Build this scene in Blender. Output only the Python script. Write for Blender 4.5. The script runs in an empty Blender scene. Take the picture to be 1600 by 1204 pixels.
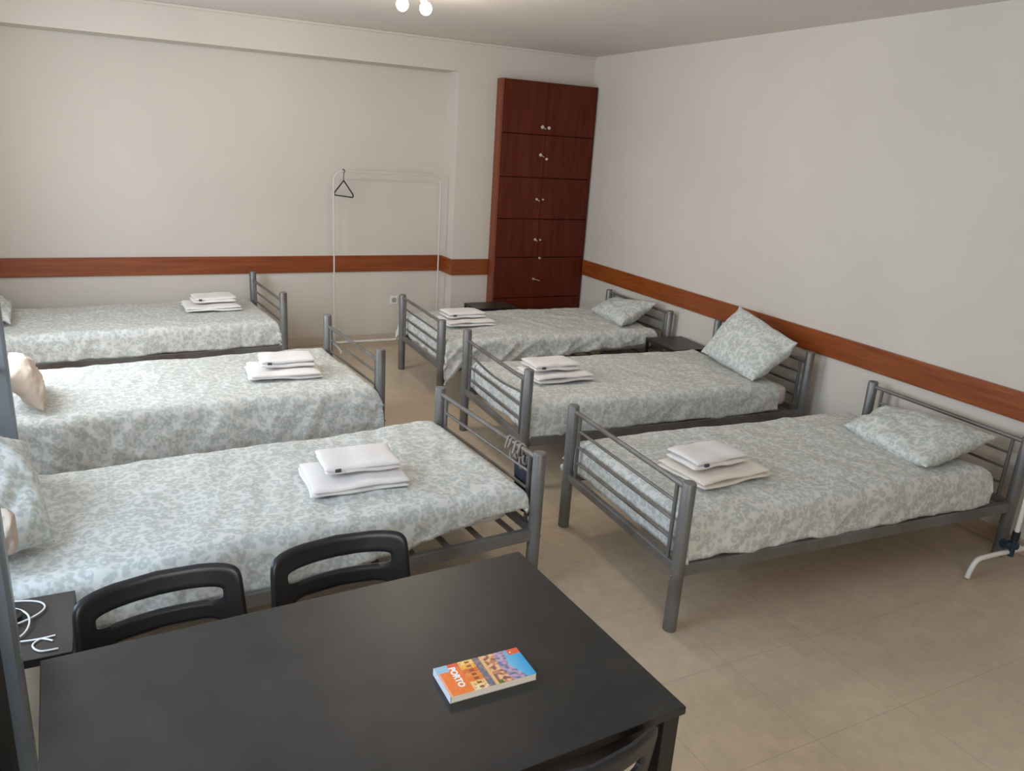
import bpy, bmesh, math, random
from mathutils import Vector, Matrix, noise
C = bpy.context.scene.collection
PI = math.pi
random.seed(7)

# ------------------------------------------------------------------ camera
CAM = (-4.3121, -6.8375, 1.9096); YAW, PITCH, ROLL, FPX = 0.48437, -0.30152, 0.062426, 1209.83
cam = bpy.data.objects.new('camera', bpy.data.cameras.new('camera')); C.objects.link(cam)
fw = Vector((math.sin(YAW)*math.cos(PITCH), math.cos(YAW)*math.cos(PITCH), math.sin(PITCH)))
rt = Vector((math.cos(YAW), -math.sin(YAW), 0)); up = rt.cross(fw)
r2 = rt*math.cos(ROLL)+up*math.sin(ROLL); u2 = -rt*math.sin(ROLL)+up*math.cos(ROLL)
cam.matrix_world = Matrix(((r2.x, u2.x, -fw.x, CAM[0]), (r2.y, u2.y, -fw.y, CAM[1]), (r2.z, u2.z, -fw.z, CAM[2]), (0, 0, 0, 1)))
cam.data.sensor_width = 36; cam.data.lens = FPX/1600*36
cam.data.shift_x = 8.17/1600; cam.data.shift_y = 2.17/1600; cam.data.clip_start = 0.02
bpy.context.scene.camera = cam

# ------------------------------------------------------------------ world, light, exposure
w = bpy.data.worlds.new('world'); bpy.context.scene.world = w; w.use_nodes = True
w.node_tree.nodes['Background'].inputs[0].default_value = (0.75, 0.85, 1, 1)
w.node_tree.nodes['Background'].inputs[1].default_value = 1.0
vs = bpy.context.scene.view_settings
vs.view_transform = 'Standard'; vs.look = 'None'; vs.gamma = 1; vs.use_curve_mapping = False; vs.exposure = 0.0

def area(name, loc, rot, sx, sy, power, col):
    l = bpy.data.lights.new(name, 'AREA'); l.shape = 'RECTANGLE'; l.size = sx; l.size_y = sy
    l.energy = power; l.color = col
    o = bpy.data.objects.new(name, l); C.objects.link(o); o.location = loc; o.rotation_euler = rot
    return o
# daylight entering through the two windows of the left wall and the one of the rear wall
WIN_L = [(-5.7, -4.1), (-2.7, -1.3)]            # y spans
WZ = (0.95, 2.4)
XL, YR, H = -5.4, -8.3, 2.7695
area('window_daylight_near', (XL+.03, -4.9, 1.68), (0, -PI/2, 0), 1.30, 1.2, 50, (0.62, 0.79, 1.0))
area('window_daylight_far', (XL+.03, -2.0, 1.68), (0, -PI/2, 0), 1.45, 1.3, 64, (0.86, 0.92, 1.0))
area('window_daylight_rear', (-4.3, YR+.03, 1.68), (PI/2, 0, 0), 1.8, 1.45, 50, (1.0, 0.95, 0.88))

# ------------------------------------------------------------------ mesh helpers
class MB:
    def __init__(s): s.v = []; s.f = []; s.mi = []; s.m = 0
    def add(s, vs_, fs): 
        n = len(s.v); s.v += [tuple(p) for p in vs_]; s.f += [tuple(i+n for i in f) for f in fs]; s.mi += [s.m]*len(fs); return s
    def box(s, x0, x1, y0, y1, z0, z1):
        return s.add([(x0,y0,z0),(x1,y0,z0),(x1,y1,z0),(x0,y1,z0),(x0,y0,z1),(x1,y0,z1),(x1,y1,z1),(x0,y1,z1)],
            [(0,3,2,1),(4,5,6,7),(0,1,5,4),(1,2,6,5),(2,3,7,6),(3,0,4,7)])
    def bar(s, a, b, wx, wy, up_=(0,0,1)):
        a = Vector(a); b = Vector(b); d = (b-a).normalized(); u = Vector(up_)
        if abs(d.dot(u)) > .95: u = Vector((0,1,0))
        x = d.cross(u).normalized()*wx/2; y = x.cross(d).normalized()*wy/2
        vs_ = [p+i*x+j*y for p in (a, b) for i, j in ((-1,-1),(1,-1),(1,1),(-1,1))]
        return s.add(vs_, [(0,3,2,1),(4,5,6,7),(0,1,5,4),(1,2,6,5),(2,3,7,6),(3,0,4,7)])
    def tube(s, pts, r, n=12, cap=True):
        P = [Vector(p) for p in pts]; rings = []; prev = None
        for i, p in enumerate(P):
            d = ((P[min(i+1, len(P)-1)]-P[max(i-1, 0)])).normalized()
            if prev is None:
                u = Vector((0,0,1)) if abs(d.z) < .9 else Vector((1,0,0)); x = d.cross(u).normalized()
            else:
                x = (prev-d*prev.dot(d)).normalized()
            prev = x; y = d.cross(x)
            rr = r[i] if isinstance(r, (list, tuple)) else r
            rings.append([p+(x*math.cos(2*PI*k/n)+y*math.sin(2*PI*k/n))*rr for k in range(n)])
        vs_ = [q for ring in rings for q in ring]; fs = []
        for i in range(len(P)-1):
            for k in range(n):
                fs.append((i*n+k, i*n+(k+1) % n, (i+1)*n+(k+1) % n, (i+1)*n+k))
        if cap: fs.append(tuple(reversed(range(n)))); fs.append(tuple((len(P)-1)*n+k for k in range(n)))
        return s.add(vs_, fs)
    def grid(s, fn, nu, nv, close=False):
        vs_ = [fn(i/nu, j/nv) for i in range(nu+1) for j in range(nv+1)]
        return s.add(vs_, [(i*(nv+1)+j, (i+1)*(nv+1)+j, (i+1)*(nv+1)+j+1, i*(nv+1)+j+1) for i in range(nu) for j in range(nv)])
    def build(s, name, mat, parent=None, smooth=False, bevel=0, angle=40, merge=False):
        me = bpy.data.meshes.new(name); me.from_pydata(s.v, [], s.f)
        mats = mat if isinstance(mat, list) else [mat]
        for m in mats: me.materials.append(m)
        for p, i in zip(me.polygons, s.mi): p.material_index = i
        bm = bmesh.new(); bm.from_mesh(me)
        if merge: bmesh.ops.remove_doubles(bm, verts=bm.verts, dist=1e-5)
        bmesh.ops.recalc_face_normals(bm, faces=bm.faces)
        if smooth:
            for f in bm.faces: f.smooth = True
            for e in bm.edges:
                if len(e.link_faces) == 2 and e.calc_face_angle(0) > math.radians(angle): e.smooth = False
        bm.to_mesh(me); bm.free()
        o = bpy.data.objects.new(name, me); C.objects.link(o)
        if parent: o.parent = parent
        if bevel:
            b = o.modifiers.new('bevel', 'BEVEL'); b.width = bevel; b.segments = 2; b.limit_method = 'ANGLE'; b.angle_limit = math.radians(50)
        return o
def tag(o, label=None, cat=None, group=None, kind=None):
    if label: o['label'] = label
    if cat: o['category'] = cat
    if group: o['group'] = group
    if kind: o['kind'] = kind
    return o
def empty(name, loc, rz, label, cat, group=None):
    o = bpy.data.objects.new(name, None); C.objects.link(o); o.location = loc; o.rotation_euler = (0, 0, rz); o.empty_display_size = .1
    return tag(o, label, cat, group)
def struct(o): o['kind'] = 'structure'; return o
def N3(x, y, z): return noise.noise(Vector((x, y, z)))
def arc(p0, pc, p1, n=6):
    p0, pc, p1 = Vector(p0), Vector(pc), Vector(p1)
    return [(p0*(1-t)**2+pc*2*t*(1-t)+p1*t*t) for t in [i/n for i in range(n+1)]]

# ------------------------------------------------------------------ materials
def mat(name, col, rough=.6, metal=0, spec=.5):
    m = bpy.data.materials.new(name); m.use_nodes = True; b = m.node_tree.nodes['Principled BSDF']
    b.inputs['Base Color'].default_value = (*col, 1); b.inputs['Roughness'].default_value = rough
    b.inputs['Metallic'].default_value = metal; b.inputs['Specular IOR Level'].default_value = spec
    return m
def nd(m, t, **k):
    n = m.node_tree.nodes.new(t)
    for a, v in k.items(): setattr(n, a, v)
    return n
def lk(m, a, b): m.node_tree.links.new(a, b)
def coords(m, scale=(1,1,1), kind='Object'):
    t = nd(m, 'ShaderNodeTexCoord'); mp = nd(m, 'ShaderNodeMapping'); mp.inputs['Scale'].default_value = scale
    lk(m, t.outputs[kind], mp.inputs['Vector']); return mp.outputs['Vector']
def ramp(m, fac, stops):
    r = nd(m, 'ShaderNodeValToRGB'); e = r.color_ramp.elements
    while len(e) < len(stops): e.new(.5)
    for x, (p, c) in zip(e, stops): x.position = p; x.color = (*c, 1) if len(c) == 3 else c
    lk(m, fac, r.inputs['Fac']); return r.outputs['Color']
def bump(m, h, strength=.2, dist=.01):
    b = nd(m, 'ShaderNodeBump'); b.inputs['Strength'].default_value = strength; b.inputs['Distance'].default_value = dist
    lk(m, h, b.inputs['Height']); lk(m, b.outputs['Normal'], m.node_tree.nodes['Principled BSDF'].inputs['Normal'])
def noise_t(m, vec, scale, detail=4, rough=.5, dist=0):
    n = nd(m, 'ShaderNodeTexNoise'); n.inputs['Scale'].default_value = scale; n.inputs['Detail'].default_value = detail
    n.inputs['Roughness'].default_value = rough; n.inputs['Distortion'].default_value = dist; lk(m, vec, n.inputs['Vector']); return n.outputs['Fac']
def bc(m): return m.node_tree.nodes['Principled BSDF'].inputs['Base Color']

def varied(name, c0, c1, scale=3, rough=.6, metal=0, spec=.5, sc=(1,1,1), bmp=0, bscale=60, detail=4):
    m = mat(name, c0, rough, metal, spec); v = coords(m, sc)
    lk(m, ramp(m, noise_t(m, v, scale, detail), [(.3, c0), (.7, c1)]), bc(m))
    if bmp: bump(m, noise_t(m, v, bscale), bmp, .004)
    return m
M = {}
M['wall'] = varied('off_white_plaster', (.595,.55,.49), (.635,.59,.525), 1.2, .75, bmp=.12, bscale=35)
M['ceiling'] = varied('ceiling_paint', (.70,.655,.60), (.73,.68,.62), 1.2, .8, bmp=.08, bscale=30)
def wood(name, c0, c1, c2, sc, rough=.35, spec=.5):
    m = mat(name, c1, rough, 0, spec); v = coords(m, sc)
    a = noise_t(m, v, 1.6, 8, .62, .6)
    lk(m, ramp(m, a, [(.28, c0), (.5, c1), (.72, c2)]), bc(m)); bump(m, a, .05, .002); return m
M['band_x'] = wood('dado_wood_x', (.16,.034,.007), (.235,.054,.011), (.29,.078,.018), (1.6,30,30))
M['band_y'] = wood('dado_wood_y', (.17,.035,.006), (.25,.058,.010), (.31,.084,.017), (30,1.6,30))
M['mahogany'] = wood('mahogany', (.060,.0075,.002), (.090,.012,.003), (.125,.020,.005), (14,14,1.2), .5, .25)
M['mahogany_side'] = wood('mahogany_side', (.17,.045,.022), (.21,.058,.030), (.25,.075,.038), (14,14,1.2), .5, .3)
M['base_wood'] = wood('skirting_wood', (.34,.24,.17), (.42,.31,.23), (.48,.37,.28), (3,3,30), .5)
M['base_cream'] = varied('skirting_cream', (.50,.43,.35), (.56,.49,.41), 4, .5)
M['brass'] = mat('pale_metal', (.75,.70,.62), .25, 1)
# grey bed metal with rubbed brownish wear
m = mat('grey_bed_metal', (.25,.25,.25), .40, .38); v = coords(m)
a = noise_t(m, v, 3.2, 5, .6)
lk(m, ramp(m, a, [(.35, (.125,.105,.09)), (.52, (.18,.174,.168)), (.75, (.215,.22,.22))]), bc(m))
M['metal'] = m
M['post_metal'] = varied('smooth_grey_metal', (.20,.23,.25), (.25,.275,.29), 4, .4, .4)
M['cap'] = mat('grey_plastic_cap', (.17,.165,.16), .5)
M['slat'] = varied('slat_metal', (.16,.14,.125), (.24,.22,.2), 6, .5, .4)
# leopard-ring printed cotton
def leopard(name, base, ring, sc=1.0):
    m = mat(name, base, .85, 0, .2); v = coords(m)
    n = nd(m, 'ShaderNodeTexNoise'); n.inputs['Scale'].default_value = 22; n.inputs['Detail'].default_value = 2; lk(m, v, n.inputs['Vector'])
    mx = nd(m, 'ShaderNodeVectorMath', operation='SCALE'); mx.inputs['Scale'].default_value = .022; lk(m, n.outputs['Color'], mx.inputs[0])
    ad = nd(m, 'ShaderNodeVectorMath', operation='ADD'); lk(m, v, ad.inputs[0]); lk(m, mx.outputs[0], ad.inputs[1])
    vo = nd(m, 'ShaderNodeTexVoronoi'); vo.inputs['Scale'].default_value = 33*sc; vo.inputs['Randomness'].default_value = .85
    lk(m, ad.outputs[0], vo.inputs['Vector'])
    rg = ramp(m, vo.outputs['Distance'], [(.12, (.1,)*3), (.26, (1,)*3), (.50, (1,)*3), (.66, (0,)*3)])
    br = ramp(m, noise_t(m, v, 45*sc, 2), [(.36, (.15,)*3), (.5, (1,)*3)])
    mul = nd(m, 'ShaderNodeMix', data_type='RGBA', blend_type='MULTIPLY'); mul.inputs['Factor'].default_value = 1
    lk(m, rg, mul.inputs['A']); lk(m, br, mul.inputs['B'])
    mi = nd(m, 'ShaderNodeMix', data_type='RGBA'); lk(m, mul.outputs['Result'], mi.inputs['Factor'])
    mi.inputs['A'].default_value = (*base, 1); mi.inputs['B'].default_value = (*ring, 1)
    lk(m, mi.outputs['Result'], bc(m))
    w1 = noise_t(m, v, 9, 3, .5, .5); bump(m, w1, .35, .02)
    return m
M['duvet'] = leopard('leopard_print_cotton', (.67,.672,.642), (.48,.508,.482))
M['pillow'] = leopard('leopard_print_pillow', (.645,.658,.63), (.455,.495,.47), 1.05)
M['sheet'] = varied('pale_sheet', (.72,.66,.62), (.76,.71,.67), 5, .9, bmp=.2, bscale=14)
M['mattress'] = varied('mattress_ticking', (.62,.60,.56), (.68,.66,.62), 5, .9)
M['beige_cloth'] = varied('beige_pillow_cotton', (.54,.445,.36), (.60,.50,.41), 5, .9, bmp=.3, bscale=10)
M['towel'] = varied('white_towelling', (.80,.765,.745), (.84,.81,.79), 8, .95, spec=.1, bmp=.5, bscale=260)
M['towel_cream'] = varied('cream_towelling', (.78,.72,.64), (.82,.765,.69), 8, .95, spec=.1, bmp=.5, bscale=260)
M['tagmat'] = mat('towel_tag', (.06,.06,.08), .8)
M['black_top'] = varied('black_laminate', (.012,.0115,.0115), (.022,.020,.019), 9, .42, 0, .5, bmp=.06, bscale=220)
M['black_metal'] = mat('black_painted_metal', (.014,.012,.012), .42)
M['black_plastic'] = varied('black_plastic', (.010,.011,.014), (.014,.015,.019), 20, .36, bmp=.05, bscale=400)
M['seat_plastic'] = varied('dark_grey_plastic', (.035,.035,.034), (.045,.045,.043), 20, .5)
M['ns_top'] = varied('dark_brown_steel', (.045,.037,.033), (.06,.05,.045), 6, .4, .2)
M['white_metal'] = mat('white_painted_metal', (.78,.75,.72), .4)
M['rack_white'] = mat('off_white_rack_paint', (.62,.59,.54), .5)
M['white_plastic'] = mat('white_plastic', (.80,.78,.74), .4)
M['navy'] = varied('navy_cloth', (.018,.02,.035), (.03,.032,.05), 25, .9)
M['strap'] = varied('grey_beige_strap', (.24,.21,.19), (.32,.28,.26), 30, .9)
M['dark_teal'] = mat('dark_blue_plastic', (.01,.03,.05), .4)
M['paper'] = varied('book_paper', (.62,.58,.5), (.7,.66,.58), 40, .9, sc=(.2,.2,30))
M['black_cloth'] = mat('black_cloth', (.006,.006,.006), .9)
# floor : worn beige vinyl tiles
m = mat('beige_vinyl_tile', (.3,.25,.19), .42, 0, .45); v = coords(m)
n1 = noise_t(m, v, 1.1, 5, .6); n2 = noise_t(m, v, 14, 6, .7)
base = ramp(m, n1, [(.3, (.47,.385,.28)), (.5, (.535,.44,.325)), (.72, (.58,.485,.37))])
sp = ramp(m, n2, [(.35, (.90,.90,.90)), (.65, (1.05,1.05,1.05))])
mul = nd(m, 'ShaderNodeMix', data_type='RGBA', blend_type='MULTIPLY'); mul.inputs['Factor'].default_value = 1
lk(m, base, mul.inputs['A']); lk(m, sp, mul.inputs['B'])
br = nd(m, 'ShaderNodeTexBrick'); br.offset = 0; br.inputs['Scale'].default_value = 1; br.inputs['Brick Width'].default_value = .45; br.inputs['Row Height'].default_value = .45
br.inputs['Mortar Size'].default_value = .0022; br.inputs['Mortar Smooth'].default_value = .6; lk(m, v, br.inputs['Vector'])
fm = nd(m, 'ShaderNodeMath', operation='MULTIPLY'); lk(m, br.outputs['Fac'], fm.inputs[0]); fm.inputs[1].default_value = .55
mi = nd(m, 'ShaderNodeMix', data_type='RGBA'); lk(m, fm.outputs[0], mi.inputs['Factor']); lk(m, mul.outputs['Result'], mi.inputs['A']); mi.inputs['B'].default_value = (.30,.235,.165,1)
# light scuffs stretched along the walkway
sc = coords(m, (9, 1.2, 1)); s1 = ramp(m, noise_t(m, sc, 3, 6, .75, 1.2), [(.60, (0,)*3), (.72, (.35,)*3)])
mi2 = nd(m, 'ShaderNodeMix', data_type='RGBA'); lk(m, s1, mi2.inputs['Factor']); lk(m, mi.outputs['Result'], mi2.inputs['A']); mi2.inputs['B'].default_value = (.62,.54,.44,1)
lk(m, mi2.outputs['Result'], bc(m)); bump(m, noise_t(m, v, 45, 3), .06, .002)
lk(m, ramp(m, n2, [(.3, (.34,)*3), (.7, (.5,)*3)]), m.node_tree.nodes['Principled BSDF'].inputs['Roughness'])
M['floor'] = m
def emis(name, col, s):
    m = mat(name, col); b = m.node_tree.nodes['Principled BSDF']; b.inputs['Emission Color'].default_value = (*col, 1); b.inputs['Emission Strength'].default_value = s; return m
M['bulb'] = emis('lit_bulb', (1, .93, .80), 14)

# ------------------------------------------------------------------ room shell
XP, REC, ZB = -1.3899, 0.2847, 2.5153
B0, B1 = 0.6937, 0.8447
def xr(y): return 0.0297*y+0.03
T = .15
struct(MB().box(XL-T, .4, YR-T, REC+T, -.1, 0).build('floor', M['floor']))
struct(MB().box(XL-T, .4, YR-T, REC+T, H, H+.12).build('ceiling', M['ceiling']))
struct(MB().box(XL-T, XP, REC, REC+T, 0, H).build('wall_back', M['wall']))
struct(MB().box(XP, xr(0)+.2, 0, REC+T, 0, H).build('wall_pillar', M['wall']))
struct(MB().box(XL, XP, 0, REC, ZB, H).build('trim_1', M['wall']))
rw = MB().add([(xr(0), 0, 0), (xr(YR), YR, 0), (.4, YR, 0), (.4, 0, 0), (xr(0), 0, H), (xr(YR), YR, H), (.4, YR, H), (.4, 0, H)],
              [(0,3,2,1),(4,5,6,7),(0,1,5,4),(1,2,6,5),(2,3,7,6),(3,0,4,7)])
struct(rw.build('wall_right', M['wall']))
# left wall with window openings
lw = MB(); ys = [YR, WIN_L[0][0], WIN_L[0][1], WIN_L[1][0], WIN_L[1][1], REC]
for i in range(0, 5):
    if i in (1, 3): lw.box(XL-T, XL, ys[i], ys[i+1], 0, WZ[0]); lw.box(XL-T, XL, ys[i], ys[i+1], WZ[1], H)
    else: lw.box(XL-T, XL, ys[i], ys[i+1], 0, H)
struct(lw.build('wall_left', M['wall']))
rr_ = MB(); rr_.box(XL-T, -5.2, YR-T, YR, 0, H); rr_.box(-3.4, .4, YR-T, YR, 0, H); rr_.box(-5.2, -3.4, YR-T, YR, 0, WZ[0]); rr_.box(-5.2, -3.4, YR-T, YR, WZ[1], H)
struct(rr_.build('wall_rear', M['wall']))
glass = mat('window_glass', (.8,.9,1), .05); glass.node_tree.nodes['Principled BSDF'].inputs['Transmission Weight'].default_value = 1
def window(i, a, b, axis):
    mb = MB(); g = MB()
    def bx(m_, a0, a1, z0, z1, d0, d1):
        if axis == 'x': m_.box(XL-T+d0, XL-T+d1, a0, a1, z0, z1)
        else: m_.box(a0, a1, YR-T+d0, YR-T+d1, z0, z1)
    bx(mb, a, b, WZ[0], WZ[0]+.05, .03, .08); bx(mb, a, b, WZ[1]-.05, WZ[1], .03, .08)
    mid = (a+b)/2
    for q in (a+.025, mid, b-.025): bx(mb, q-.025, q+.025, WZ[0]+.05, WZ[1]-.05, .03, .08)
    root = struct(mb.build('window_%d' % i, M['white_metal'], bevel=.004))
    bx(g, a+.05, mid-.025, WZ[0]+.05, WZ[1]-.05, .05, .056); bx(g, mid+.025, b-.05, WZ[0]+.05, WZ[1]-.05, .05, .056)
    g.build('window_pane', glass, root)
window(1, *WIN_L[0], 'x'); window(2, *WIN_L[1], 'x'); window(3, -5.2, -3.4, 'y')
# dado bands
bt = .02
WXL = -1.0
struct(MB().box(XL, XP-bt, REC-bt, REC, B0, B1).build('trim_2', M['band_x'], bevel=.003))
struct(MB().box(XP-bt, XP, -bt, REC-bt, B0, B1).build('trim_3', M['band_y'], bevel=.003))
struct(MB().box(XP, WXL-.012, -bt, 0, B0, B1).build('trim_4', M['band_x'], bevel=.003))
y0, y1 = -.112, YR
struct(MB().add([(xr(y0), y0, B0), (xr(y1), y1, B0), (xr(y1)-bt, y1, B0), (xr(y0)-bt, y0, B0), (xr(y0), y0, B1), (xr(y1), y1, B1), (xr(y1)-bt, y1, B1), (xr(y0)-bt, y0, B1)],
    [(0,3,2,1),(4,5,6,7),(0,1,5,4),(1,2,6,5),(2,3,7,6),(3,0,4,7)]).build('trim_5', M['band_y'], bevel=.003))
# skirting boards and thin ceiling bead
struct(MB().box(XL, XP-.014, REC-.014, REC, 0, .085).build('baseboard_back', M['base_cream'], bevel=.004))
struct(MB().box(XP, WXL-.012, -.014, 0, 0, .085).build('baseboard_pillar', M['base_cream'], bevel=.004))
struct(MB().add([(xr(y0), y0, 0), (xr(y1), y1, 0), (xr(y1)-.014, y1, 0), (xr(y0)-.014, y0, 0), (xr(y0), y0, .085), (xr(y1), y1, .085), (xr(y1)-.014, y1, .085), (xr(y0)-.014, y0, .085)],
    [(0,3,2,1),(4,5,6,7),(0,1,5,4),(1,2,6,5),(2,3,7,6),(3,0,4,7)]).build('baseboard_right', M['base_wood'], bevel=.004))
struct(MB().box(XL, xr(0), -.018, 0, H-.022, H).build('trim_6', M['wall'], bevel=.006))

# ------------------------------------------------------------------ wardrobe
def wardrobe():
    yf = -.108; x0, x1 = WXL-.008, xr(0)-.012; z1 = 2.49
    r = empty('built_in_wardrobe', (0, 0, 0), 0, 'tall dark red-brown wooden cupboard with small lever locks in the corner', 'wardrobe')
    mb = MB(); mb.box(x0, x0+.022, yf, -.001, 0, z1); mb.build('side_panel', M['mahogany_side'], r)
    mb = MB(); mb.box(x1-.022, x1, yf+.004, -.001, 0, z1); mb.box(x0+.022, x1-.022, yf+.004, -.001, z1-.02, z1); mb.box(x0+.022, x1-.022, yf+.03, yf+.045, 0, z1-.02); mb.box(x0+.022, x1-.022, yf+.004, yf+.03, 0, .07)
    mb.build('carcass', M['mahogany'], r, bevel=.002)
    zs = [.075, .473, .874, 1.244, 1.632, 2.023, z1-.004]; xm = -.535
    rows = []
    for i in range(6):
        for k, (a, b) in enumerate(((x0+.026, xm-.0015), (xm+.0015, x1-.026))):
            d = MB().box(a, b, yf-.014-(.0 if k == 0 else .002), yf+.004, zs[i]+.004, zs[i+1]-.004).build('door', M['mahogany'], r, bevel=.002)
            rows.append((i, k, d))
    D = {(i, k): d for i, k, d in rows}
    def lock(i, k, x, z, lever=0, rad=.016):
        mb = MB(); mb.tube([(x, yf-.014, z), (x, yf-.022, z)], rad, 14); mb.tube([(x, yf-.022, z), (x, yf-.034, z)], [rad*.55, rad*.7], 12)
        if lever: mb.tube([(x, yf-.03, z), (x+lever, yf-.036, z-.018)], .006, 8)
        mb.build('lock', M['brass'], D[(i, k)], smooth=True)
    lock(5, 0, -.575, 2.094, .03, .018); lock(5, 1, -.505, 2.09)
    lock(4, 0, -.575, 1.842, .03); lock(4, 1, -.508, 1.808, 0, .013)
    lock(3, 0, -.585, 1.432, .025, .012); lock(3, 1, -.517, 1.432, 0, .009)
    lock(2, 0, -.572, 1.048, .02, .014); lock(2, 1, -.515, 1.045, 0, .009); lock(1, 1, -.505, .866, 0, .014) 
    lock(1, 0, -.56, .66, .065, .014)
wardrobe()

# ------------------------------------------------------------------ beds
L0 = 2.07; W = .9725; ZR = .3106
BED = {  # x, y, rot, length, foot post h, foot rail z, head post h, head rail z
 'A': (-3.1698, -.3254, 3.2095, 2.0, .727, .655, .727, .655),
 'B': (-2.9561, -2.0783, 3.215, 1.965, .714, .64, .714, .64),
 'C': (-2.7684, -3.6989, 3.2102, 1.93, .664, .635, 1.32, .70),
 'D': (-2.1359, -1.1631, -.035, 2.055, .652, .632, .652, .632),
 'E': (-2.2309, -2.7052, -.0547, 2.0865, .7154, .645, .7126, .64),
 'F': (-2.2992, -4.1889, -.0568, 2.0865, .6747, .648, .661, .635)}
def bl(b, u, v, z=0):      # bed coordinates: u from foot to head, v positive to the back wall
    x, y, t = BED[b][:3]; a = Vector((math.cos(t), math.sin(t))); n = Vector((-a.y, a.x))
    if n.y < 0: n = -n
    q = Vector((x, y))+a*u+n*v; return Vector((q.x, q.y, z))
def side(b): return -1 if b in 'ABC' else 1
LAB = {
 'A': 'grey metal bed frame along the back wall under the wooden band',
 'B': 'grey metal bed frame, middle of the three on the left',
 'C': 'grey metal bed frame nearest the black table, with dark bag on its foot rail',
 'D': 'grey metal bed frame beside the tall wooden cupboard',
 'E': 'grey metal bed frame with a bent foot bar, middle of the right row',
 'F': 'grey metal bed frame at the front of the right row'}
def build_bed(b):
    x, y, t, L, hf, zf, hh, zh = BED[b]; s = side(b)
    r = empty('metal_bed', (x, y, 0), t, LAB[b], 'bed', 'grey metal bed frames')
    PR = .029
    def part(mb, name, m_=None, **k): return mb.build(name, m_ or M['metal'], r, **k)
    hpost = {'far': (L, s*W/2), 'near': (L, -s*W/2)}
    if b == 'C': hpost = {'far': (1.948, s*.55), 'near': (1.945, -s*.92)}
    for (u, v, h) in ((0, s*W/2, hf), (0, -s*W/2, hf)):
        p = part(MB().tube([(u, v, 0), (u, v, .004), (u, v, h-.004), (u, v, h)], [PR*.9, PR, PR, PR*.93], 20), 'post', smooth=True, angle=50)
        c = MB().tube([(u, v, h-.001), (u, v, h+.004)], [PR*.98, PR*.85], 20).build('post_cap', M['cap'], p, smooth=True, angle=50)
        MB().tube([(u-.028, v, .262), (u-.037, v, .262)], [.006, .004], 10).build('bolt', M['cap'], p, smooth=True)
    for k, (u, v) in hpost.items():
        if b == 'C':
            q = .042
            part(MB().box(u-q, u+q, v-q, v+q, 0, hh), 'post', M['post_metal'], bevel=.012)
        else:
            p = part(MB().tube([(u, v, 0), (u, v, .004), (u, v, hh-.004), (u, v, hh)], [PR*.9, PR, PR, PR*.93], 20), 'post', smooth=True, angle=50)
            MB().tube([(u, v, hh-.001), (u, v, hh+.004)], [PR*.98, PR*.85], 20).build('post_cap', M['cap'], p, smooth=True, angle=50)
    Lr = L if b != 'C' else 2.09
    for k in (1, -1):
        part(MB().box(.02, Lr-.02, k*W/2-.014, k*W/2+.014, ZR-.055, ZR), 'side_rail', bevel=.003)
    part(MB().box(-.014, .014, -W/2+.02, W/2-.02, ZR-.04, ZR-.002), 'end_rail', bevel=.003)
    if b != 'C': part(MB().box(L-.014, L+.014, -W/2+.02, W/2-.02, ZR-.04, ZR-.002), 'end_rail', bevel=.003)
    else: part(MB().box(Lr-.014, Lr+.014, -W/2, W/2, ZR-.04, ZR-.002), 'end_rail', bevel=.003)
    nsl = 13
    for i in range(nsl):
        u = .1+(Lr-.2)*i/(nsl-1)
        part(MB().box(u-.013, u+.013, -W/2+.014, W/2-.014, ZR-.016, ZR-.006), 'slat', M['slat'])
    def panel(u, z, du, kind):
        o = []
        part(MB().tube([(u, -W/2+.02, z), (u, W/2-.02, z)], .0115, 12), 'top_rail', smooth=True)
        vi = W/2-.075
        for k in (1, -1): part(MB().tube([(u, k*vi, z), (u, k*vi, ZR-.01)], .0095, 10), 'upright', smooth=True)
        for j in range(3):
            zz = z-.085*(j+1)+(.002 if j else 0)
            if kind == 'E' and j == 0:
                pts = []
                for q in range(13):
                    vv = s*(vi-2*vi*q/12); f = q/12
                    pts.append((u+.01*math.sin(PI*f), vv, zz-.035*math.sin(PI*min(1, f/1.0))**1.2))
                part(MB().tube(pts, .0075, 8), 'thin_rail', smooth=True)
            else: part(MB().tube([(u, -vi, zz), (u, vi, zz)], .0075, 8), 'thin_rail', smooth=True)
    panel(0, zf, 0, b)
    if b == 'C':
        (ua, va), (ub, vb) = hpost['far'], hpost['near']
        for z in (1.2, .95): part(MB().tube([(ua, va, z), (ub, vb, z)], .0115, 12), 'top_rail', smooth=True)
    else: panel(L, zh, 0, 'h')
    return r
for b in 'ABCDEF': build_bed(b)

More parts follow.
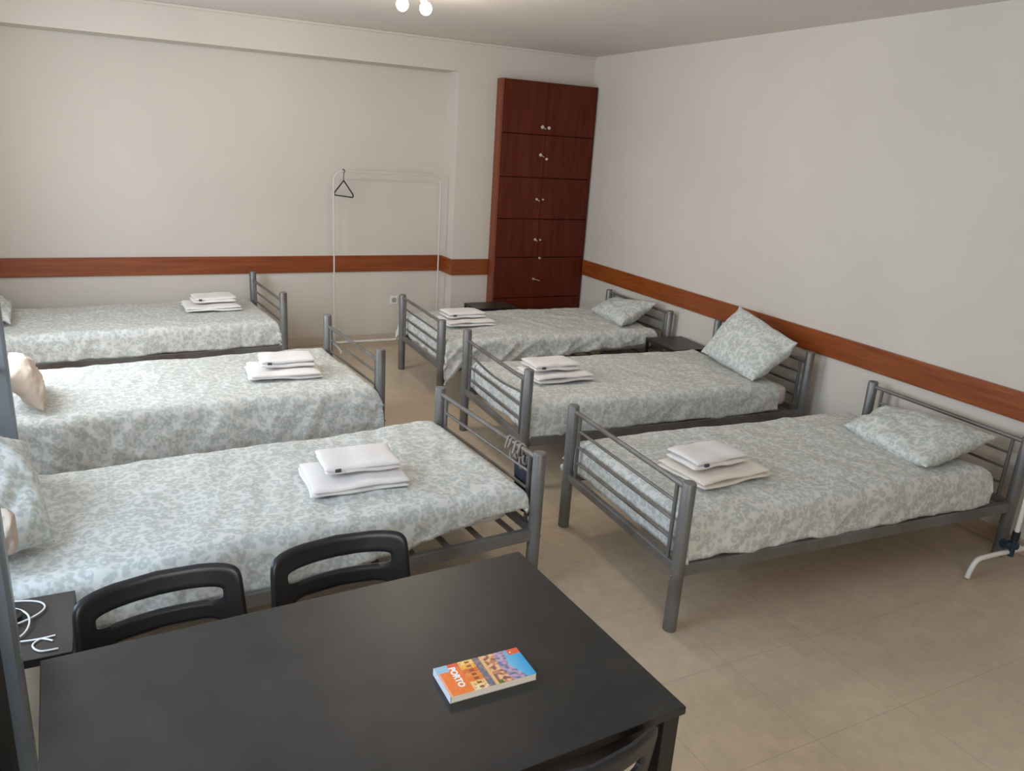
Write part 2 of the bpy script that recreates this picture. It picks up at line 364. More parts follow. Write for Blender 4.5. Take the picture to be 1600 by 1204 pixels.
MZ = .47
MAT = {'A': (.05, 1.93, -.43, .43), 'B': (.05, 1.92, -.43, .40), 'C': (.075, 2.05, -.40, .43), 'D': (.05, 1.97, -.43, .43), 'E': (.05, 2.01, -.43, .43), 'F': (.05, 1.95, -.43, .43)}
MLAB = {'A': 'mattress in pale cover on the bed under the back wall band', 'B': 'mattress under the low-hanging duvet of the middle left bed', 'C': 'mattress in pale cover on the bed nearest the black table',
 'D': 'mattress in pale cover on the bed beside the cupboard', 'E': 'mattress with white corner showing behind the tilted pillow, middle right bed', 'F': 'mattress with pink-white corner showing, front bed of the right row'}
def rbox(sx, sy, sz, r, nx=24, ny=14, amp=.004, seed=0, sag=0):
    """soft box centred at origin in x,y and standing on z=0"""
    bm = bmesh.new(); bmesh.ops.create_cube(bm, size=2)
    bmesh.ops.subdivide_edges(bm, edges=bm.edges, cuts=13, use_grid_fill=True)
    vs_ = []
    for v in bm.verts:
        c = v.co; h = Vector((sx/2, sy/2, sz/2))
        # spread samples to the edges
        p = Vector([math.copysign(h[i]*(1-(1-abs(c[i]))**1.25), c[i]) for i in range(3)])
        q = Vector([max(-(h[i]-r), min(h[i]-r, p[i])) for i in range(3)]); d = p-q
        if d.length > 1e-6: p = q+d.normalized()*min(r, max(abs(d.x), abs(d.y), abs(d.z)))
        p += Vector((N3(p.x*5, p.y*5, seed), N3(p.x*5+9, p.y*5, seed), N3(p.x*4, p.y*4, seed+5)))*amp
        v.co = p+Vector((0, 0, sz/2))
    mb = MB(); bm.verts.index_update(); mb.add([v.co for v in bm.verts], [[v.index for v in f.verts] for f in bm.faces]); bm.free(); return mb
for b in 'ABCDEF':
    u0, u1, v0, v1 = MAT[b]; s = side(b); c = bl(b, (u0+u1)/2, (v0+v1)/2, ZR+.001)
    o = rbox(u1-u0, v1-v0, MZ-ZR-.003, .05, seed=ord(b)).build('mattress', M['sheet'], smooth=True, angle=80)
    o.location = c; o.rotation_euler = (0, 0, BED[b][2]); tag(o, MLAB[b], 'mattress', 'mattresses on the beds')

# duvets: draped sheet. params: u range, half widths, drops (near, far, foot, head)
def duvet(b, label, u0, u1, v0, v1, dn, df, dfo, dh, top=.503, puff=.008, wr=.010, seed=0, skew=0, flare=0.02, cb=.0):
    """returns cloth in world coordinates; dn.. = functions or numbers giving the hanging length"""
    R = .055
    def path(sv, a, drop_lo, drop_hi, lo, hi):
        pass
    NU, NV = 110, 90
    def edge(sv, lo, hi, dlo, dhi):
        # sv in 0..1 runs: hang on lo side, flat, hang on hi side ; returns pos, drop
        arcl = R*PI/2
        tot = dlo+arcl+(hi-lo-2*R)+arcl+dhi
        q = sv*tot
        if q < dlo: return lo, R+(dlo-q), -1
        q -= dlo
        if q < arcl: a = q/R; return lo+R-R*math.cos(a), R-R*math.sin(a), -1
        q -= arcl
        fl = hi-lo-2*R
        if q < fl: return lo+R+q, 0, 0
        q -= fl
        if q < arcl: a = q/R; return hi-R+R*math.sin(a), R-R*math.cos(a), 1
        q -= arcl
        return hi, R+q, 1
    def fn(a, c):
        # a along u, c along v
        ufr = a; d_n = dn(ufr) if callable(dn) else dn; d_f = df(ufr) if callable(df) else df
        pu, du, su = edge(a, u0, u1, dfo(c) if callable(dfo) else dfo, dh)
        pv, dv, sv = edge(c, v0, v1, d_n, d_f)
        dd = (du**4+dv**4)**.25
        mn = min(du, dv)
        z = top-dd
        # corner gather bulge
        if su and sv:
            k = min(1, mn/.08); pu += su*(.004+cb*(sv > 0))*k; pv += sv*(.004+cb*(sv > 0))*k
        # hanging folds
        if dv > 0:
            k = min(1, dv/.10)
            f = (N3(pu*7+seed*3, dv*2.2, seed+pv)*.5+N3(pu*16+dv*11*sv, seed, pv)*.4+((1-abs(N3(pu*6+dv*8, dv*3-pu*2, seed+40)))**5-.25)*.5)
            pv += sv*(f*wr*2.2*k+flare*min(1.5, dv/.15)*.5+.006)
        if du > 0:
            k = min(1, du/.10); f = N3(pv*8+seed, du*2, seed+3)
            pu += su*(f*wr*1.6*k+(.004 if su < 0 else 0))
        if dd < R*1.2:
            k = 1-dd/(R*1.2)
            z += (N3(pu*2.2, pv*2.6, seed)*.8+N3(pu*7, pv*7, seed+2)*.35+N3(pu*3+pv*9, pv*2-pu*2, seed+8)*.5)*puff*k
            rg_ = (1-abs(N3(pu*3.1+pv*3+seed, pv*4.2-pu*1.5, seed+31)))**6
            z += rg_*puff*.55*k
            # pulled creases running from the near edge
            z += puff*.45*N3(pu*14+pv*5, pv*2.5, seed+11)*k
        # uneven hem
        if dd > R: z += (N3(pu*5, pv*5, seed+4))*.014*min(1, (dd-R)/.05)
        q = bl(b, pu+skew*pv, pv, z); return q
    mb = MB().grid(fn, NU, NV); o = mb.build('duvet', M['duvet'], smooth=True, angle=180)
    # keep object coordinates local so that the print follows the thing
    c = bl(b, (u0+u1)/2, 0, top); o.data.transform(Matrix.Translation(-c)); o.location = c
    sol = o.modifiers.new('thickness', 'SOLIDIFY'); sol.thickness = .016; sol.offset = 0 if False else -1
    me = o.data
    # make sure thickness goes inwards
    n = me.polygons[(NU//2)*NV+NV//2].normal
    if n.z < 0: me.flip_normals()
    sol.use_rim = True
    tag(o, label, 'duvet', 'leopard print duvets'); return o
def lerpf(pts):
    def f(x):
        for (a, ya), (b_, yb) in zip(pts, pts[1:]):
            if x <= b_: t = (x-a)/(b_-a); t = t*t*(3-2*t); return ya+(yb-ya)*t
        return pts[-1][1]
    return f
duvet('F', 'pale green leopard print duvet on the front bed of the right row', .030, 1.90, -.470, .468, lerpf([(0,.135),(.12,.130),(.5,.138),(1,.125)]), lerpf([(0,.15),(.2,.13),(1,.13)]), .13, .0, seed=1, puff=.010, cb=.035)
duvet('E', 'pale green leopard print duvet on the bed with the bent foot bar', .030, 1.88, -.470, .468, lerpf([(0,.145),(.2,.14),(.5,.135),(1,.13)]), .12, .13, .0, seed=2.3, puff=.010)
duvet('D', 'pale green leopard print duvet hanging low at one foot corner, beside the cupboard', .030, 1.93, -.502, .468, lerpf([(0,.25),(.07,.29),(.14,.15),(.4,.135),(.75,.085),(1,.05)]), lerpf([(0,.18),(.15,.12),(1,.12)]), .13, .0, seed=3.7, puff=.012, wr=.016, cb=.04)
duvet('C', 'pale leopard print duvet on the bed nearest the black table', .035, 2.06, -.462, .468, lerpf([(0,.03),(.12,.045),(.22,.075),(.34,.12),(.5,.14),(1,.14)]), .12, .05, .0, seed=4.1, puff=.013)
duvet('B', 'pale leopard print duvet hanging almost to the floor, middle left bed', .035, 1.925, -.497, .462, lerpf([(0,.20),(.08,.30),(.3,.33),(.8,.34),(1,.3)]), .16, .06, .0, seed=5.9, puff=.011, wr=.019, flare=.08)
duvet('A', 'pale leopard print duvet on the bed under the back wall band', .030, 1.92, -.472, .468, lerpf([(0,.13),(.5,.135),(.8,.14),(1,.13)]), .12, .08, .0, seed=6.4, puff=.010, wr=.012)

# ------------------------------------------------------------------ pillows: four corners bl, br, tr, tl (world) + thickness
def pillow(name, corners, th, m_, label, group=None, seed=0, ears=.05, side_sink=.35, pinch=.07):
    bl_, br_, tr_, tl_ = [Vector(c) for c in corners]
    cen = (bl_+br_+tr_+tl_)/4
    nrm = ((br_-bl_).cross(tl_-bl_)).normalized()
    def fn(sgn):
        def g(a, c):
            x = 2*a-1; y = 2*c-1
            x = math.copysign(1-(1-abs(x))**1.3, x); y = math.copysign(1-(1-abs(y))**1.3, y)
            xx = x*(1-pinch*(1-y*y)); yy = y*(1-pinch*(1-x*x))
            e = (abs(x)*abs(y))**6*ears; xx *= 1+e; yy *= 1+e
            s_, t_ = (xx+1)/2, (yy+1)/2
            p = bl_*(1-s_)*(1-t_)+br_*s_*(1-t_)+tr_*s_*t_+tl_*(1-s_)*t_
            k = max(0, (1-abs(x)**2.8))**.5*max(0, (1-abs(y)**2.8))**.5
            edge = max(abs(x), abs(y))
            wrk = N3(xx*2.2+seed, yy*2.2, seed+sgn)*.14+N3(xx*5+seed, yy*5, seed+sgn*3)*.07*(edge**2+.3)+N3(xx*9-yy*6+seed, yy*7, seed)*.05*edge
            h = th/2*k*(1+wrk*1.3)
            h += .006*N3(xx*3, yy*3, seed+7)*(1 if edge > .98 else 1)*0
            wav = .016*N3(xx*2.4+seed, yy*2.4, seed+20)
            p = p+nrm*((h if sgn > 0 else -h*(1-side_sink))+wav)
            return p
        return g
    mb = MB().grid(fn(1), 44, 36); mb.grid(fn(-1), 44, 36)
    mb.v = [tuple(Vector(v)-cen) for v in mb.v]
    o = mb.build(name, m_, smooth=True, angle=180, merge=True); o.location = cen
    return tag(o, label, 'pillow', group)
PG = 'leopard print pillows at the bed heads'
pillow('pillow', [bl('F',1.50,-.39,.535), bl('F',1.57,.19,.535), bl('F',1.93,.24,.60), bl('F',2.00,-.38,.64)], .20, M['pillow'], 'leopard print pillow lying flat on the front right bed', PG, 1.5, pinch=.015, ears=.03)
pillow('pillow', [bl('E',1.68,-.42,.53), bl('E',1.76,.21,.545), bl('E',1.985,.15,.885), bl('E',1.965,-.46,.77)], .24, M['pillow'], 'leopard print pillow tilted upright against the rail, one corner pointing up', PG, 2.7, ears=.06, pinch=-.02)
pillow('pillow', [bl('D',1.62,-.42,.535), bl('D',1.70,.20,.535), bl('D',1.97,.30,.60), bl('D',2.01,-.32,.68)], .21, M['pillow'], 'leopard print pillow on the bed beside the cupboard', PG, 3.1)
pillow('pillow', [bl('C',2.08,-.37,.55), bl('C',1.81,-.25,.54), bl('C',1.87,.22,.73), bl('C',2.10,.06,.84)], .20, M['pillow'], 'large leopard print pillow propped up at the left edge, nearest bed', PG, 4.4, ears=.02, pinch=.0)
pillow('pillow', [bl('A',1.80,-.22,.54), bl('A',1.80,.36,.54), bl('A',1.94,.36,.61), bl('A',1.94,-.22,.61)], .14, M['pillow'], 'leopard print pillow barely in view on the bed under the back wall band', PG, 5.2)
pillow('pillow', [bl('B',1.74,-.44,.535), bl('B',1.78,.10,.545), bl('B',1.87,.10,.70), bl('B',1.88,-.36,.69)], .17, M['beige_cloth'], 'plain beige pillow propped up on the middle left bed', None, 6.8, ears=.02, pinch=.04)
pillow('cushion', [bl('C',2.04,-.40,.585), bl('C',1.905,-.385,.585), bl('C',1.905,-.36,.735), bl('C',2.04,-.375,.735)], .09, M['beige_cloth'], 'small beige cushion at the left edge, against the large leopard print pillow', None, 7.7, ears=-.25, pinch=-.02)

# ------------------------------------------------------------------ towels
def slab(mb, cx, cy, z, sx, sy, h, rot, seed, amp=.006, droop=0):
    n, m_ = 26, 20; ca, sa = math.cos(rot), math.sin(rot)
    def g(sg):
        def f(a, c):
            x = 2*a-1; y = 2*c-1
            x = math.copysign(1-(1-abs(x))**1.6, x); y = math.copysign(1-(1-abs(y))**1.6, y)
            k = (max(0, 1-abs(x)**9)*max(0, 1-abs(y)**9))**.5
            px = x*sx/2*(1-.012*(1-y*y)); py = y*sy/2*(1-.015*(1-x*x))
            px += N3(py*9, seed, 1)*amp*2; py += N3(px*9, seed, 4)*amp*2
            zz = z+h/2+sg*h/2*k+N3(px*9, py*9, seed+z*30)*.006*(.4+.6*k)+N3(px*4, py*4, seed)*.009
            return (cx+ca*px-sa*py, cy+sa*px+ca*py, zz)
        return f
    mb.grid(g(1), n, m_); mb.grid(g(-1), n, m_); return mb
def towels(b, u, v, rot, lab_big, lab_small, sz=(.43,.31), sz2=(.34,.22), off=(-.02,.03), z0=.512, cream=False, rot2=0):
    s = side(b); t = BED[b][2]
    def one(u_, v_, z, sx, sy, layers, h, rt_, m_, label, seed, tg):
        mb = MB()
        for i in range(layers):
            slab(mb, random.uniform(-.004,.004), random.uniform(-.004,.004), i*h*.90, sx-random.uniform(0,.025), sy-random.uniform(0,.02), h, random.uniform(-.015,.015), seed+i*3.3)
        o = mb.build('towel', m_, smooth=True, angle=180, merge=True)
        o.location = bl(b, u_, v_, z); o.rotation_euler = (0, 0, t+rt_)
        tag(o, label, 'towel', 'folded towels on the beds')
        if tg:
            f = MB().box(-.012+tg[0], .012+tg[0], tg[1]-.005, tg[1]+.003, h*.9, h*1.4).build('care_tag', M['tagmat'], o)
    one(u, v, z0, *sz, 2, .024, rot*s, M['towel_cream'] if cream else M['towel'], lab_big, u*7+v, None)
    one(u+off[0], v+off[1], z0+.054, *sz2, 2, .026, (rot+rot2)*s, M['towel'], lab_small, u*5+v*3, (s*(sz2[0]/2-.06)*(-1 if s > 0 else -1), -s*sz2[1]/2))
towels('F', .43, -.11, .12, 'larger cream folded towel on the front right bed', 'smaller white folded towel on top of the cream towel, front right bed', cream=True)
towels('E', .42, -.01, .05, 'larger folded towel under another on the bed with the bent foot bar', 'smaller folded towel on top, bed with the bent foot bar')
towels('D', .37, -.03, .05, 'larger folded towel below another on the bed beside the cupboard', 'smaller folded towel on top, bed beside the cupboard')
towels('C', .70, -.12, .10, 'larger white folded towel on the bed nearest the black table', 'smaller white folded towel on top, bed nearest the black table', off=(-.03,.03))
towels('B', .48, -.12, .14, 'larger white folded towel on the middle left bed', 'smaller white folded towel on top, middle left bed', off=(-.03,.03))
towels('A', .43, .08, .02, 'larger folded towel on the bed under the back wall band', 'smaller folded towel on top, bed under the back wall band', off=(-.02,.03))

# ------------------------------------------------------------------ bag hanging on the foot rail of bed C
def bag():
    r = empty('cloth_bag', bl('C', -.03, -.315, 0), BED['C'][2], 'dark navy cloth bag with pale straps hanging on the foot rail', 'bag')
    s = -1
    def f(sg):
        def g(a, c):
            x = 2*a-1; z = c
            w_ = .085+.02*z; k = (max(0, 1-abs(x)**6))**.5*(max(0, math.sin(PI*(z*.94+.03))))**.35
            return (-.022+sg*.016*k+.006*N3(x*2, z*4, 1), x*w_+.006*N3(z*5, x, 3), .30+.295*z)
        return g
    MB().grid(f(1), 16, 20).grid(f(-1), 16, 20).build('bag_body', M['navy'], r, smooth=True, angle=180, merge=True)
    zt = .635
    for i, (y0_, y1_, dz) in enumerate(((-.085,-.05,.11),(-.06,-.01,.09),(-.02,.03,.12),(.02,.055,.09))):
        pts = []
        for k in range(25):
            a = PI*2*k/24
            pts.append((.03+.018*math.cos(a)-.0+(-.01 if math.sin(a) < 0 else 0), y0_+(y1_-y0_)*k/24+.004*math.sin(3*a), zt-dz/2+.018+(dz/2)*math.sin(a)))
        MB().tube(pts, .0055, 8).build('strap', M['strap'], r, smooth=True)
bag()

# ------------------------------------------------------------------ small side tables
def side_table(cx, cy, sx, sy, h, rz, label):
    r = empty('side_table', (cx, cy, 0), rz, label, 'side table', 'small black side tables')
    MB().box(-sx/2, sx/2, -sy/2, sy/2, h-.004, h).build('table_top', M['ns_top'], r, bevel=.0015)
    f = MB(); t = .02
    for k in (1, -1):
        f.box(-sx/2, sx/2, k*(sy/2-t/2)-t/2, k*(sy/2-t/2)+t/2, h-.026, h-.004); f.box(k*(sx/2-t/2)-t/2, k*(sx/2-t/2)+t/2, -sy/2+t, sy/2-t, h-.026, h-.004)
    f.build('frame', M['black_metal'], r)
    for i in (1, -1):
        for j in (1, -1):
            MB().box(i*(sx/2-t/2)-t/2, i*(sx/2-t/2)+t/2, j*(sy/2-t/2)-t/2, j*(sy/2-t/2)+t/2, 0, h-.026).build('leg', M['black_metal'], r)
side_table(-.262, -2.06, .34, .42, .47, -.09, 'small black side table between the two far beds on the right')
side_table(-1.10, -.29, .42, .28, .45, 0, 'small black side table in front of the wooden cupboard')
side_table(-4.72, -4.495, .45, .335, .48, 0, 'small dark side table with white cables beside the nearest left bed')
# cables on it
def spline(P, n=10):
    P = [Vector(p) for p in P]; out = []
    for i in range(len(P)-1):
        p0 = P[max(i-1, 0)]; p1 = P[i]; p2 = P[i+1]; p3 = P[min(i+2, len(P)-1)]
        for k in range(n):
            t = k/n; out.append(.5*((2*p1)+(-p0+p2)*t+(2*p0-5*p1+4*p2-p3)*t*t+(-p0+3*p1-3*p2+p3)*t**3))
    out.append(P[-1]); return out
R_ = (r2, u2, fw)
def ray(px, py): return fw+r2*((px-800+8.17)/FPX)-u2*((py-602-2.17)/FPX)
def atz(px, py, z): d = ray(px, py); return Vector(CAM)+d*((z-CAM[2])/d.z)
def cable(pts, label, rad=.0028, lift=.484):
    mb = MB().tube(spline(pts), rad, 8); o = mb.build('cable', M['white_plastic'], smooth=True); return tag(o, label, 'cable')
zc = .4835
cab = [(-4.88,-4.36,zc),(-4.70,-4.335,zc),(-4.60,-4.36,zc),(-4.575,-4.42,zc+.004),(-4.63,-4.475,zc+.006),(-4.74,-4.50,zc+.004),(-4.83,-4.46,zc),(-4.80,-4.40,zc),(-4.68,-4.39,zc+.012),(-4.615,-4.45,zc+.012),(-4.62,-4.54,zc+.006),(-4.70,-4.585,zc),(-4.80,-4.57,zc),(-4.74,-4.56,zc+.007),(-4.60,-4.575,zc+.002),(-4.54,-4.57,zc)]
cable(cab, 'white charging cable coiled on the dark side table')
cable([(-4.545,-4.595,zc),(-4.575,-4.575,zc),(-4.595,-4.60,zc),(-4.575,-4.635,zc),(-4.53,-4.64,zc)], 'short white cable loop at the front of the dark side table')
o = MB().tube([(0,0,0),(0,0,.018),(0,0,.02)], [.034,.036,.03], 24).tube([(0,0,.02),(0,0,.0205)], [.022,.022], 20).build('charger', M['black_plastic'], smooth=True); o.location = (-4.665, -4.44, .4805)
tag(o, 'small round black charger among the white cables', 'charger')

# ------------------------------------------------------------------ dining table
TT = .043; TX, TY = -3.2767, -5.0154
def tl(u, v, z=0): c, s = math.cos(TT), math.sin(TT); return (TX+c*u-s*v, TY+s*u+c*v, z)
r = empty('dining_table', tl(-.625, -.375), TT, 'black rectangular dining table with a travel guide on it', 'table')
MB().box(-.625, .625, -.375, .375, .72, .74).build('table_top', M['black_top'], r, bevel=.002)
ap = MB(); ap.box(-.585, .585, .335, .355, .66, .72); ap.box(-.585, .585, -.355, -.335, .66, .72); ap.box(.585, .605, -.335, .335, .66, .72); ap.box(-.605, -.585, -.335, .335, .66, .72)
ap.build('apron', M['black_metal'], r)
for i in (1, -1):
    for j in (1, -1): MB().box(i*.5945-.0225, i*.5945+.0225, j*.3445-.0225, j*.3445+.0225, 0, .72).build('leg', M['black_metal'], r, bevel=.003)

# ------------------------------------------------------------------ chairs
def chair(cx, cy, rz, label):
    """local: sitter faces -y, backrest at +y"""
    r = empty('chair', (cx, cy, 0), rz, label, 'chair', 'black plastic chairs at the table')
    N = 96; rings = []
    def sup(ang, hw, z0, z1, n, bow=0, taper=0):
        c_, s_ = math.cos(ang), math.sin(ang)
        x = math.copysign(abs(c_)**(2/n), c_)*hw; zz = math.copysign(abs(s_)**(2/n), s_)
        z = (z0+z1)/2+zz*(z1-z0)/2
        f = (z-z0)/(z1-z0)
        x *= 1-taper*f
        if zz < 0: z += bow*(1-min(1, abs(x)/hw*1.04)**7)*(-zz)**3
        return x, z
    outer = [sup(2*PI*k/N, .214, .53, .772, 8, .088, .045) for k in range(N)]
    inner = [sup(2*PI*k/N, .158, .667, .709, 5, 0, 0) for k in range(N)]
    K = 7; vs_ = []; fs = []
    sag = .055
    def pos(x, z, off):
        # curved in plan, leaning backwards towards the top
        y = -sag*(x/.21)**2+(z-.6)*.16
        nx, ny = 2*sag*x/.21**2, 1; l = math.hypot(nx, ny)
        return (x+off*nx/l, y+off*ny/l, z)
    th = .009
    prof = [(0, -1)]+[]
    # front side rings outer->inner, then back side rings inner->outer ; rounded rims
    seq = []
    for i in range(K+1): seq.append((i/K, 1))
    for i in range(K+1): seq.append((1-i/K, -1))
    for (t, sg) in seq:
        rim = min(1, min(t, 1-t)*9+.0)
        off = sg*th*(.45+.55*math.sqrt(max(0, 1-(1-rim)**2)))
        for k in range(N):
            xo, zo = outer[k]; xi, zi = inner[k]
            vs_.append(pos(xo+(xi-xo)*t, zo+(zi-zo)*t, off))
    nr = len(seq)
    for i in range(nr):
        for k in range(N):
            fs.append((i*N+k, i*N+(k+1) % N, ((i+1) % nr)*N+(k+1) % N, ((i+1) % nr)*N+k))
    o = MB().add(vs_, fs).build('backrest', M['black_plastic'], r, smooth=True, angle=60)
    # seat
    def sf(sg):
        def g(a, c):
            x = 2*a-1; y = 2*c-1; n = 5
            l = (abs(x)**n+abs(y)**n)**(1/n); m_ = max(abs(x), abs(y)); q = (m_/l if l > 0 else 1)
            x *= q; y *= q
            d = 1-min(1, (x*x+y*y)); 
            return (x*.197, -.235+y*.205, .447-.010*d+(sg*.008*min(1, (1-max(abs(x), abs(y))**8)*3)))
        return g
    MB().grid(sf(1), 24, 24).grid(sf(-1), 24, 24).build('seat', M['seat_plastic'], r, smooth=True, angle=60, merge=True)
    for k in (1, -1):
        MB().tube(spline([(k*.196, -.047+.0, .60), (k*.197, -.055, .50), (k*.192, -.045, .40), (k*.205, .015, .0)], 6), .0105, 12).build('leg', M['black_metal'], r, smooth=True)
        MB().tube(spline([(k*.175, -.40, .43), (k*.182, -.415, .40), (k*.20, -.45, .0)], 6), .0105, 12).build('leg', M['black_metal'], r, smooth=True)
    fr = MB()
    for k in (1, -1): fr.tube([(k*.178, -.41, .425), (k*.185, -.05, .425)], .0095, 10)
    fr.tube([(-.178, -.40, .425), (.178, -.40, .425)], .0095, 10); fr.tube([(-.185, -.055, .425), (.185, -.055, .425)], .0095, 10)
    fr.build('seat_frame', M['black_metal'], r, smooth=True)
chair(-4.265, -4.845, .12, 'black plastic chair with slotted back, behind the table at left')
chair(-3.775, -4.815, .05, 'black plastic chair with slotted back, behind the table, second from the left edge')
chair(-3.555, -5.828, PI+.02, 'black plastic chair at the front side of the table, cut off by the lower edge')

# ------------------------------------------------------------------ travel guide
def book():
    c = [atz(677, 1042, .757), atz(808, 1012, .757), atz(840, 1050, .757), atz(702, 1092, .757)]
    cen = sum(c, Vector())/4
    ax = ((c[1]-c[0])+(c[2]-c[3])).normalized(); ang = math.atan2(ax.y, ax.x)
    L, Wd, Hh = .213, .104, .017
    r = empty('travel_guide', (cen.x, cen.y, .7402), ang, 'PORTO travel guide with orange and blue photo cover on the black table', 'book')
    x0, y0 = -L/2, -Wd/2
    MB().box(x0+.002, -x0-.001, y0+.001, -y0-.002, .0015, Hh-.001).build('pages', M['paper'], r)
    sp = mat('book_spine', (.62,.66,.72), .4)
    MB().box(x0, -x0, y0, -y0, 0, .001).build('back_cover', sp, r)
    # strip of binding on the short left end
    MB().box(x0-.001, x0, y0, -y0, 0, Hh+.0005).build('spine', sp, r)
    cm = mat('book_cover_print', (1,1,1), .3); at = nd(cm, 'ShaderNodeVertexColor'); at.layer_name = 'print'; lk(cm, at.outputs['Color'], bc(cm))
    nu, nv = 130, 64
    mb = MB().grid(lambda a, b: (x0+a*L, y0+b*Wd, Hh), nu, nv)
    o = mb.build('front_cover', cm, r)
    col = o.data.color_attributes.new('print', 'FLOAT_COLOR', 'POINT')
    def lin(h): 
        q = [int(h[i:i+2], 16)/255 for i in (0, 2, 4)]; return [((v_+.055)/1.055)**2.4 if v_ > .04 else v_/12.92 for v_ in q]
    def shade(a, b):      # a from the orange title end to the sky end, b from the near long side to the far one
        n = N3(a*22, b*12, 3); n2 = N3(a*50, b*30, 9)
        if a < .27:
            if a < .14 and b > .78: return lin('8fb9cf')
            if a < .03: return lin('e8a58a')
            if b > .86 and a > .14: return lin('d65a33')
            return lin('e8792f') if n > -.25 else lin('e2702a')
        if a < .44:        # row of warm house fronts with arcades
            k = min(6, int(b*7)); base = ['e9d9a8','e6c27a','e0752c','e58a3a','d9622a','f0b64a','f2cf74'][k]
            f = b*7-k
            if .34 < a < .40 and .25 < f < .75: return lin('8f4a2c')
            return lin(base) if n2 > -.2 else lin('c98a50')
        if a < .52: return lin('6f6a78') if n > -.1 else lin('9b7f78')
        sky = .80+.10*math.sin(b*7)-.13*(b < .55)*0-(.0)+.05*n
        lim = .72+.12*b if b > .5 else .90-.22*b
        if a < lim:
            if a < .56: return lin('e2b277')
            if b < .12 and a < .62: return lin('6a6a2e')
            t = (a-.56)/(max(lim-.56, .05))
            if n > .12: return lin('e3b98d') if t < .5 else lin('b9a3b5')
            if n < -.18: return lin('7f5a5a') if t < .5 else lin('6f7396')
            return lin('c9825a') if t < .5 else lin('a58ba6')
        if b > .80 and a > .86: return lin('e0613a')
        q = min(1, max(0, (a-.75)/.25)); c0, c1 = lin('79bfe0'), lin('2f9bd2')
        return [c0[i]*(1-q)+c1[i]*q for i in range(3)]
    for i in range(nu+1):
        for j in range(nv+1):
            col.data[i*(nv+1)+j].color = (*shade(i/nu, j/nv), 1)
    white = mat('title_white', (.88,.86,.84), .4)
    def text(s, size, x, y, name):
        cu = bpy.data.curves.new(name, 'FONT'); cu.body = s; cu.size = size; cu.align_x = 'LEFT'; cu.extrude = .0001; cu.offset = .0009
        t = bpy.data.objects.new(name, cu); C.objects.link(t); bpy.context.view_layer.update()
        me = bpy.data.meshes.new_from_object(t.evaluated_get(bpy.context.evaluated_depsgraph_get())); bpy.data.objects.remove(t)
        me.materials.clear(); me.materials.append(white)
        q = bpy.data.objects.new(name, me); C.objects.link(q); q.parent = r; q.location = (x, y, Hh+.0003); q.rotation_euler = (0, 0, -PI/2); return q
    t = text('PORTO', .021, x0+.031, -y0-.012, 'title_lettering')
    MB().box(x0+.188, x0+.191, -y0-.014, -y0-.010, Hh+.0001, Hh+.0006).build('emblem', white, r)
book()

# ------------------------------------------------------------------ clothes rack by the back wall with hanger
def rack():
    yr_ = .10; xa, xb, zt = -2.50, -1.49, 1.61; rr = .10
    r = empty('clothes_rack', ((xa+xb)/2, yr_, 0), 0, 'thin white metal clothes rack standing against the back wall', 'clothes rack')
    ox = (xa+xb)/2
    def P_(x, z, y=0): return (x-ox, y, z)
    top = [P_(xa, .06)]+[P_(xa, zt-rr)]+arc(P_(xa, zt-rr), P_(xa, zt), P_(xa+rr, zt))[1:]+arc(P_(xb-rr, zt), P_(xb, zt), P_(xb, zt-rr))+[P_(xb, .06)]
    MB().tube(top, .0072, 12).build('hanging_frame', M['rack_white'], r, smooth=True)
    MB().tube([P_(xa, .062), P_(xb, .062)], .0125, 12).build('base_bar', M['white_metal'], r, smooth=True)
    for x in (xa, xb):
        MB().tube(spline([P_(x, .012, -.22), P_(x, .04, -.19), P_(x, .045, 0), P_(x, .04, .12), P_(x, .012, .15)], 5), .0105, 10).build('foot', M['white_metal'], r, smooth=True)
    h = empty('coat_hanger', (-2.41, yr_, zt), PI/2+.38, 'small black triangular coat hanger on the white clothes rack', 'hanger')
    hk = spline([(.012, 0, -.012), (.015, 0, .004), (0, 0, .016), (-.014, 0, .004), (-.006, 0, -.014), (0, 0, -.035), (0, 0, -.085)], 6)
    MB().tube(hk, .0035, 8).build('hook', M['black_metal'], h, smooth=True)
    MB().tube([(0,0,-.08), (-.13,0,-.19), (-.135,0,-.205), (-.125,0,-.215), (0,0,-.215), (.125,0,-.215), (.135,0,-.205), (.13,0,-.19), (0,0,-.08)], .006, 8).build('hanger_frame', M['black_plastic'], h, smooth=True)
rack()

# ------------------------------------------------------------------ wall socket
s_ = empty('wall_socket', (-1.867, REC, .41), 0, 'white round wall socket low on the back wall', 'socket')
MB().box(-.04, .04, -.009, 0, -.04, .04).build('plate', M['white_plastic'], s_, bevel=.003)
MB().tube([(0,-.009,0), (0,-.013,0)], .024, 24).build('socket_face', mat('socket_grey', (.35,.33,.30), .5), s_, smooth=True)

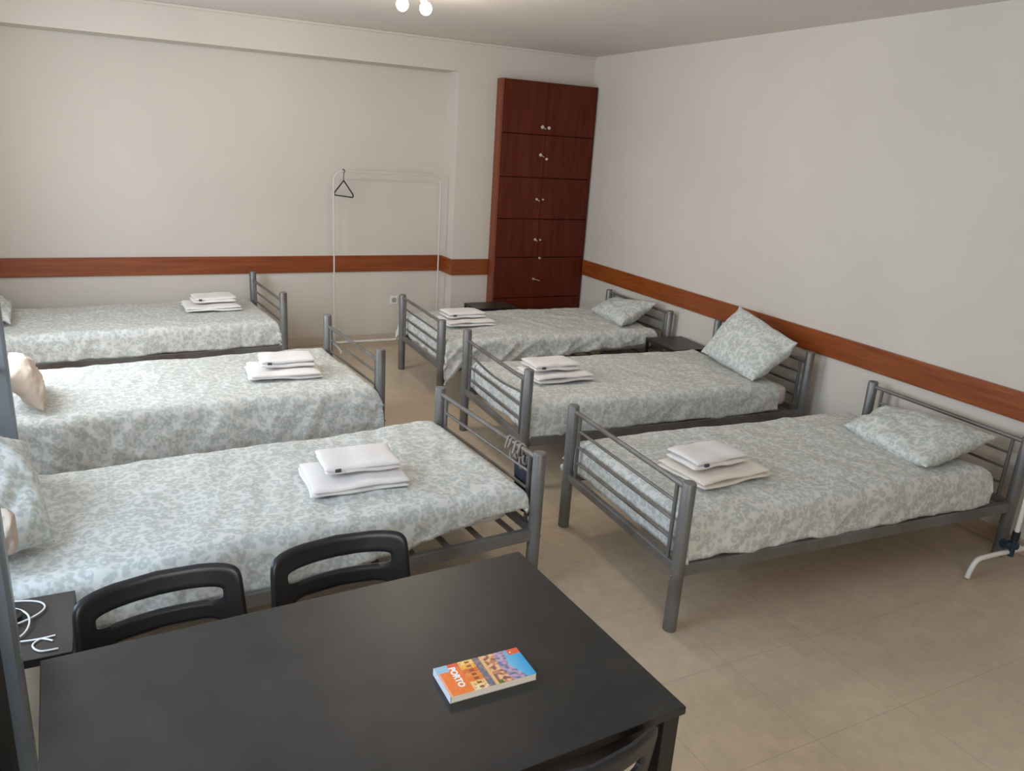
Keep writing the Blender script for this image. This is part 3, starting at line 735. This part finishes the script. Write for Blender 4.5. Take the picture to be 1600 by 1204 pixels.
# ------------------------------------------------------------------ ceiling lamp
def lamp():
    p = Vector((-2.60, -2.13, H)); r = empty('ceiling_spotlight', p, .05, 'chrome ceiling lamp with lit spotlight bulbs', 'lamp')
    MB().tube([(0,0,0), (0,0,-.02), (0,0,-.025)], [.06,.06,.05], 28).build('ceiling_plate', M['brass'], r, smooth=True)
    MB().tube([(-.13,.0,-.055), (.13,.0,-.055)], .009, 12).tube([(0,0,-.02), (0,0,-.055)], .009, 12).build('arm', M['brass'], r, smooth=True)
    for i, (x, y, dx, dy) in enumerate(((-.075, -.03, -.20, -.5), (.045, -.035, .25, -.4))):
        c = Vector((x, y*0, -.06)); d = Vector((dx, dy, -1)).normalized()
        hd = MB().tube([c, c+d*.02, c+d*.05], [.014,.022,.027], 18, cap=False).build('spot_head', M['brass'], r, smooth=True)
        b_ = c+d*.072; bm = bmesh.new(); bmesh.ops.create_uvsphere(bm, u_segments=18, v_segments=12, radius=.036, matrix=Matrix.Translation(b_))
        mb = MB().add([v.co for v in bm.verts], [[v.index for v in f.verts] for f in bm.faces]); bm.free()
        mb.build('bulb', M['bulb'], hd, smooth=True, angle=180)
        l = bpy.data.lights.new('bulb_light', 'POINT'); l.energy = 14; l.color = (1, .86, .70); l.shadow_soft_size = .035
        lo = bpy.data.objects.new('bulb_light', l); C.objects.link(lo); lo.location = p+Matrix.Rotation(.05, 3, 'Z') @ (b_+d*.06)
lamp()

# ------------------------------------------------------------------ white tube rack cut off at the right edge
def airer():
    r = empty('drying_rack', (-.45, -4.93, 0), 0, 'white tubular rack with black joint, cut off at the right edge', 'drying rack')
    pts = spline([(-.205, .035, .008), (-.195, .033, .055), (-.165, .03, .10), (-.11, .022, .112), (0, .01, .118), (.20, -.01, .122)], 6)
    MB().tube(pts, .0125, 12).build('foot_tube', M['white_metal'], r, smooth=True)
    MB().tube([(.045, -.005, .20), (.045, -.005, .95)], .011, 12).build('upright', M['white_metal'], r, smooth=True)
    MB().tube([(.045, -.005, .19), (.045, -.005, .235)], .018, 14).build('upright_sleeve', M['black_plastic'], r, smooth=True)
    j = MB().tube([(.045, -.005, .10), (.045, -.005, .19)], .014, 14); j.tube([(.0, .02, .165), (.075, .0, .15)], .024, 14); j.build('joint', M['dark_teal'], r, smooth=True)
    MB().tube(spline([(.05, .02, .165), (.12, .0, .13), (.20, -.02, .10)], 5), .010, 10).build('brace', M['white_metal'], r, smooth=True)
airer()

# ------------------------------------------------------------------ dark box behind the near post
o = MB().box(-.25, 0, -.22, 0, 0, .95).build('storage_box', M['black_cloth'], bevel=.01); o.location = (-4.605, -5.0, 0)
tag(o, 'black upright box cut off at the lower left corner, in front of the grey post', 'box')
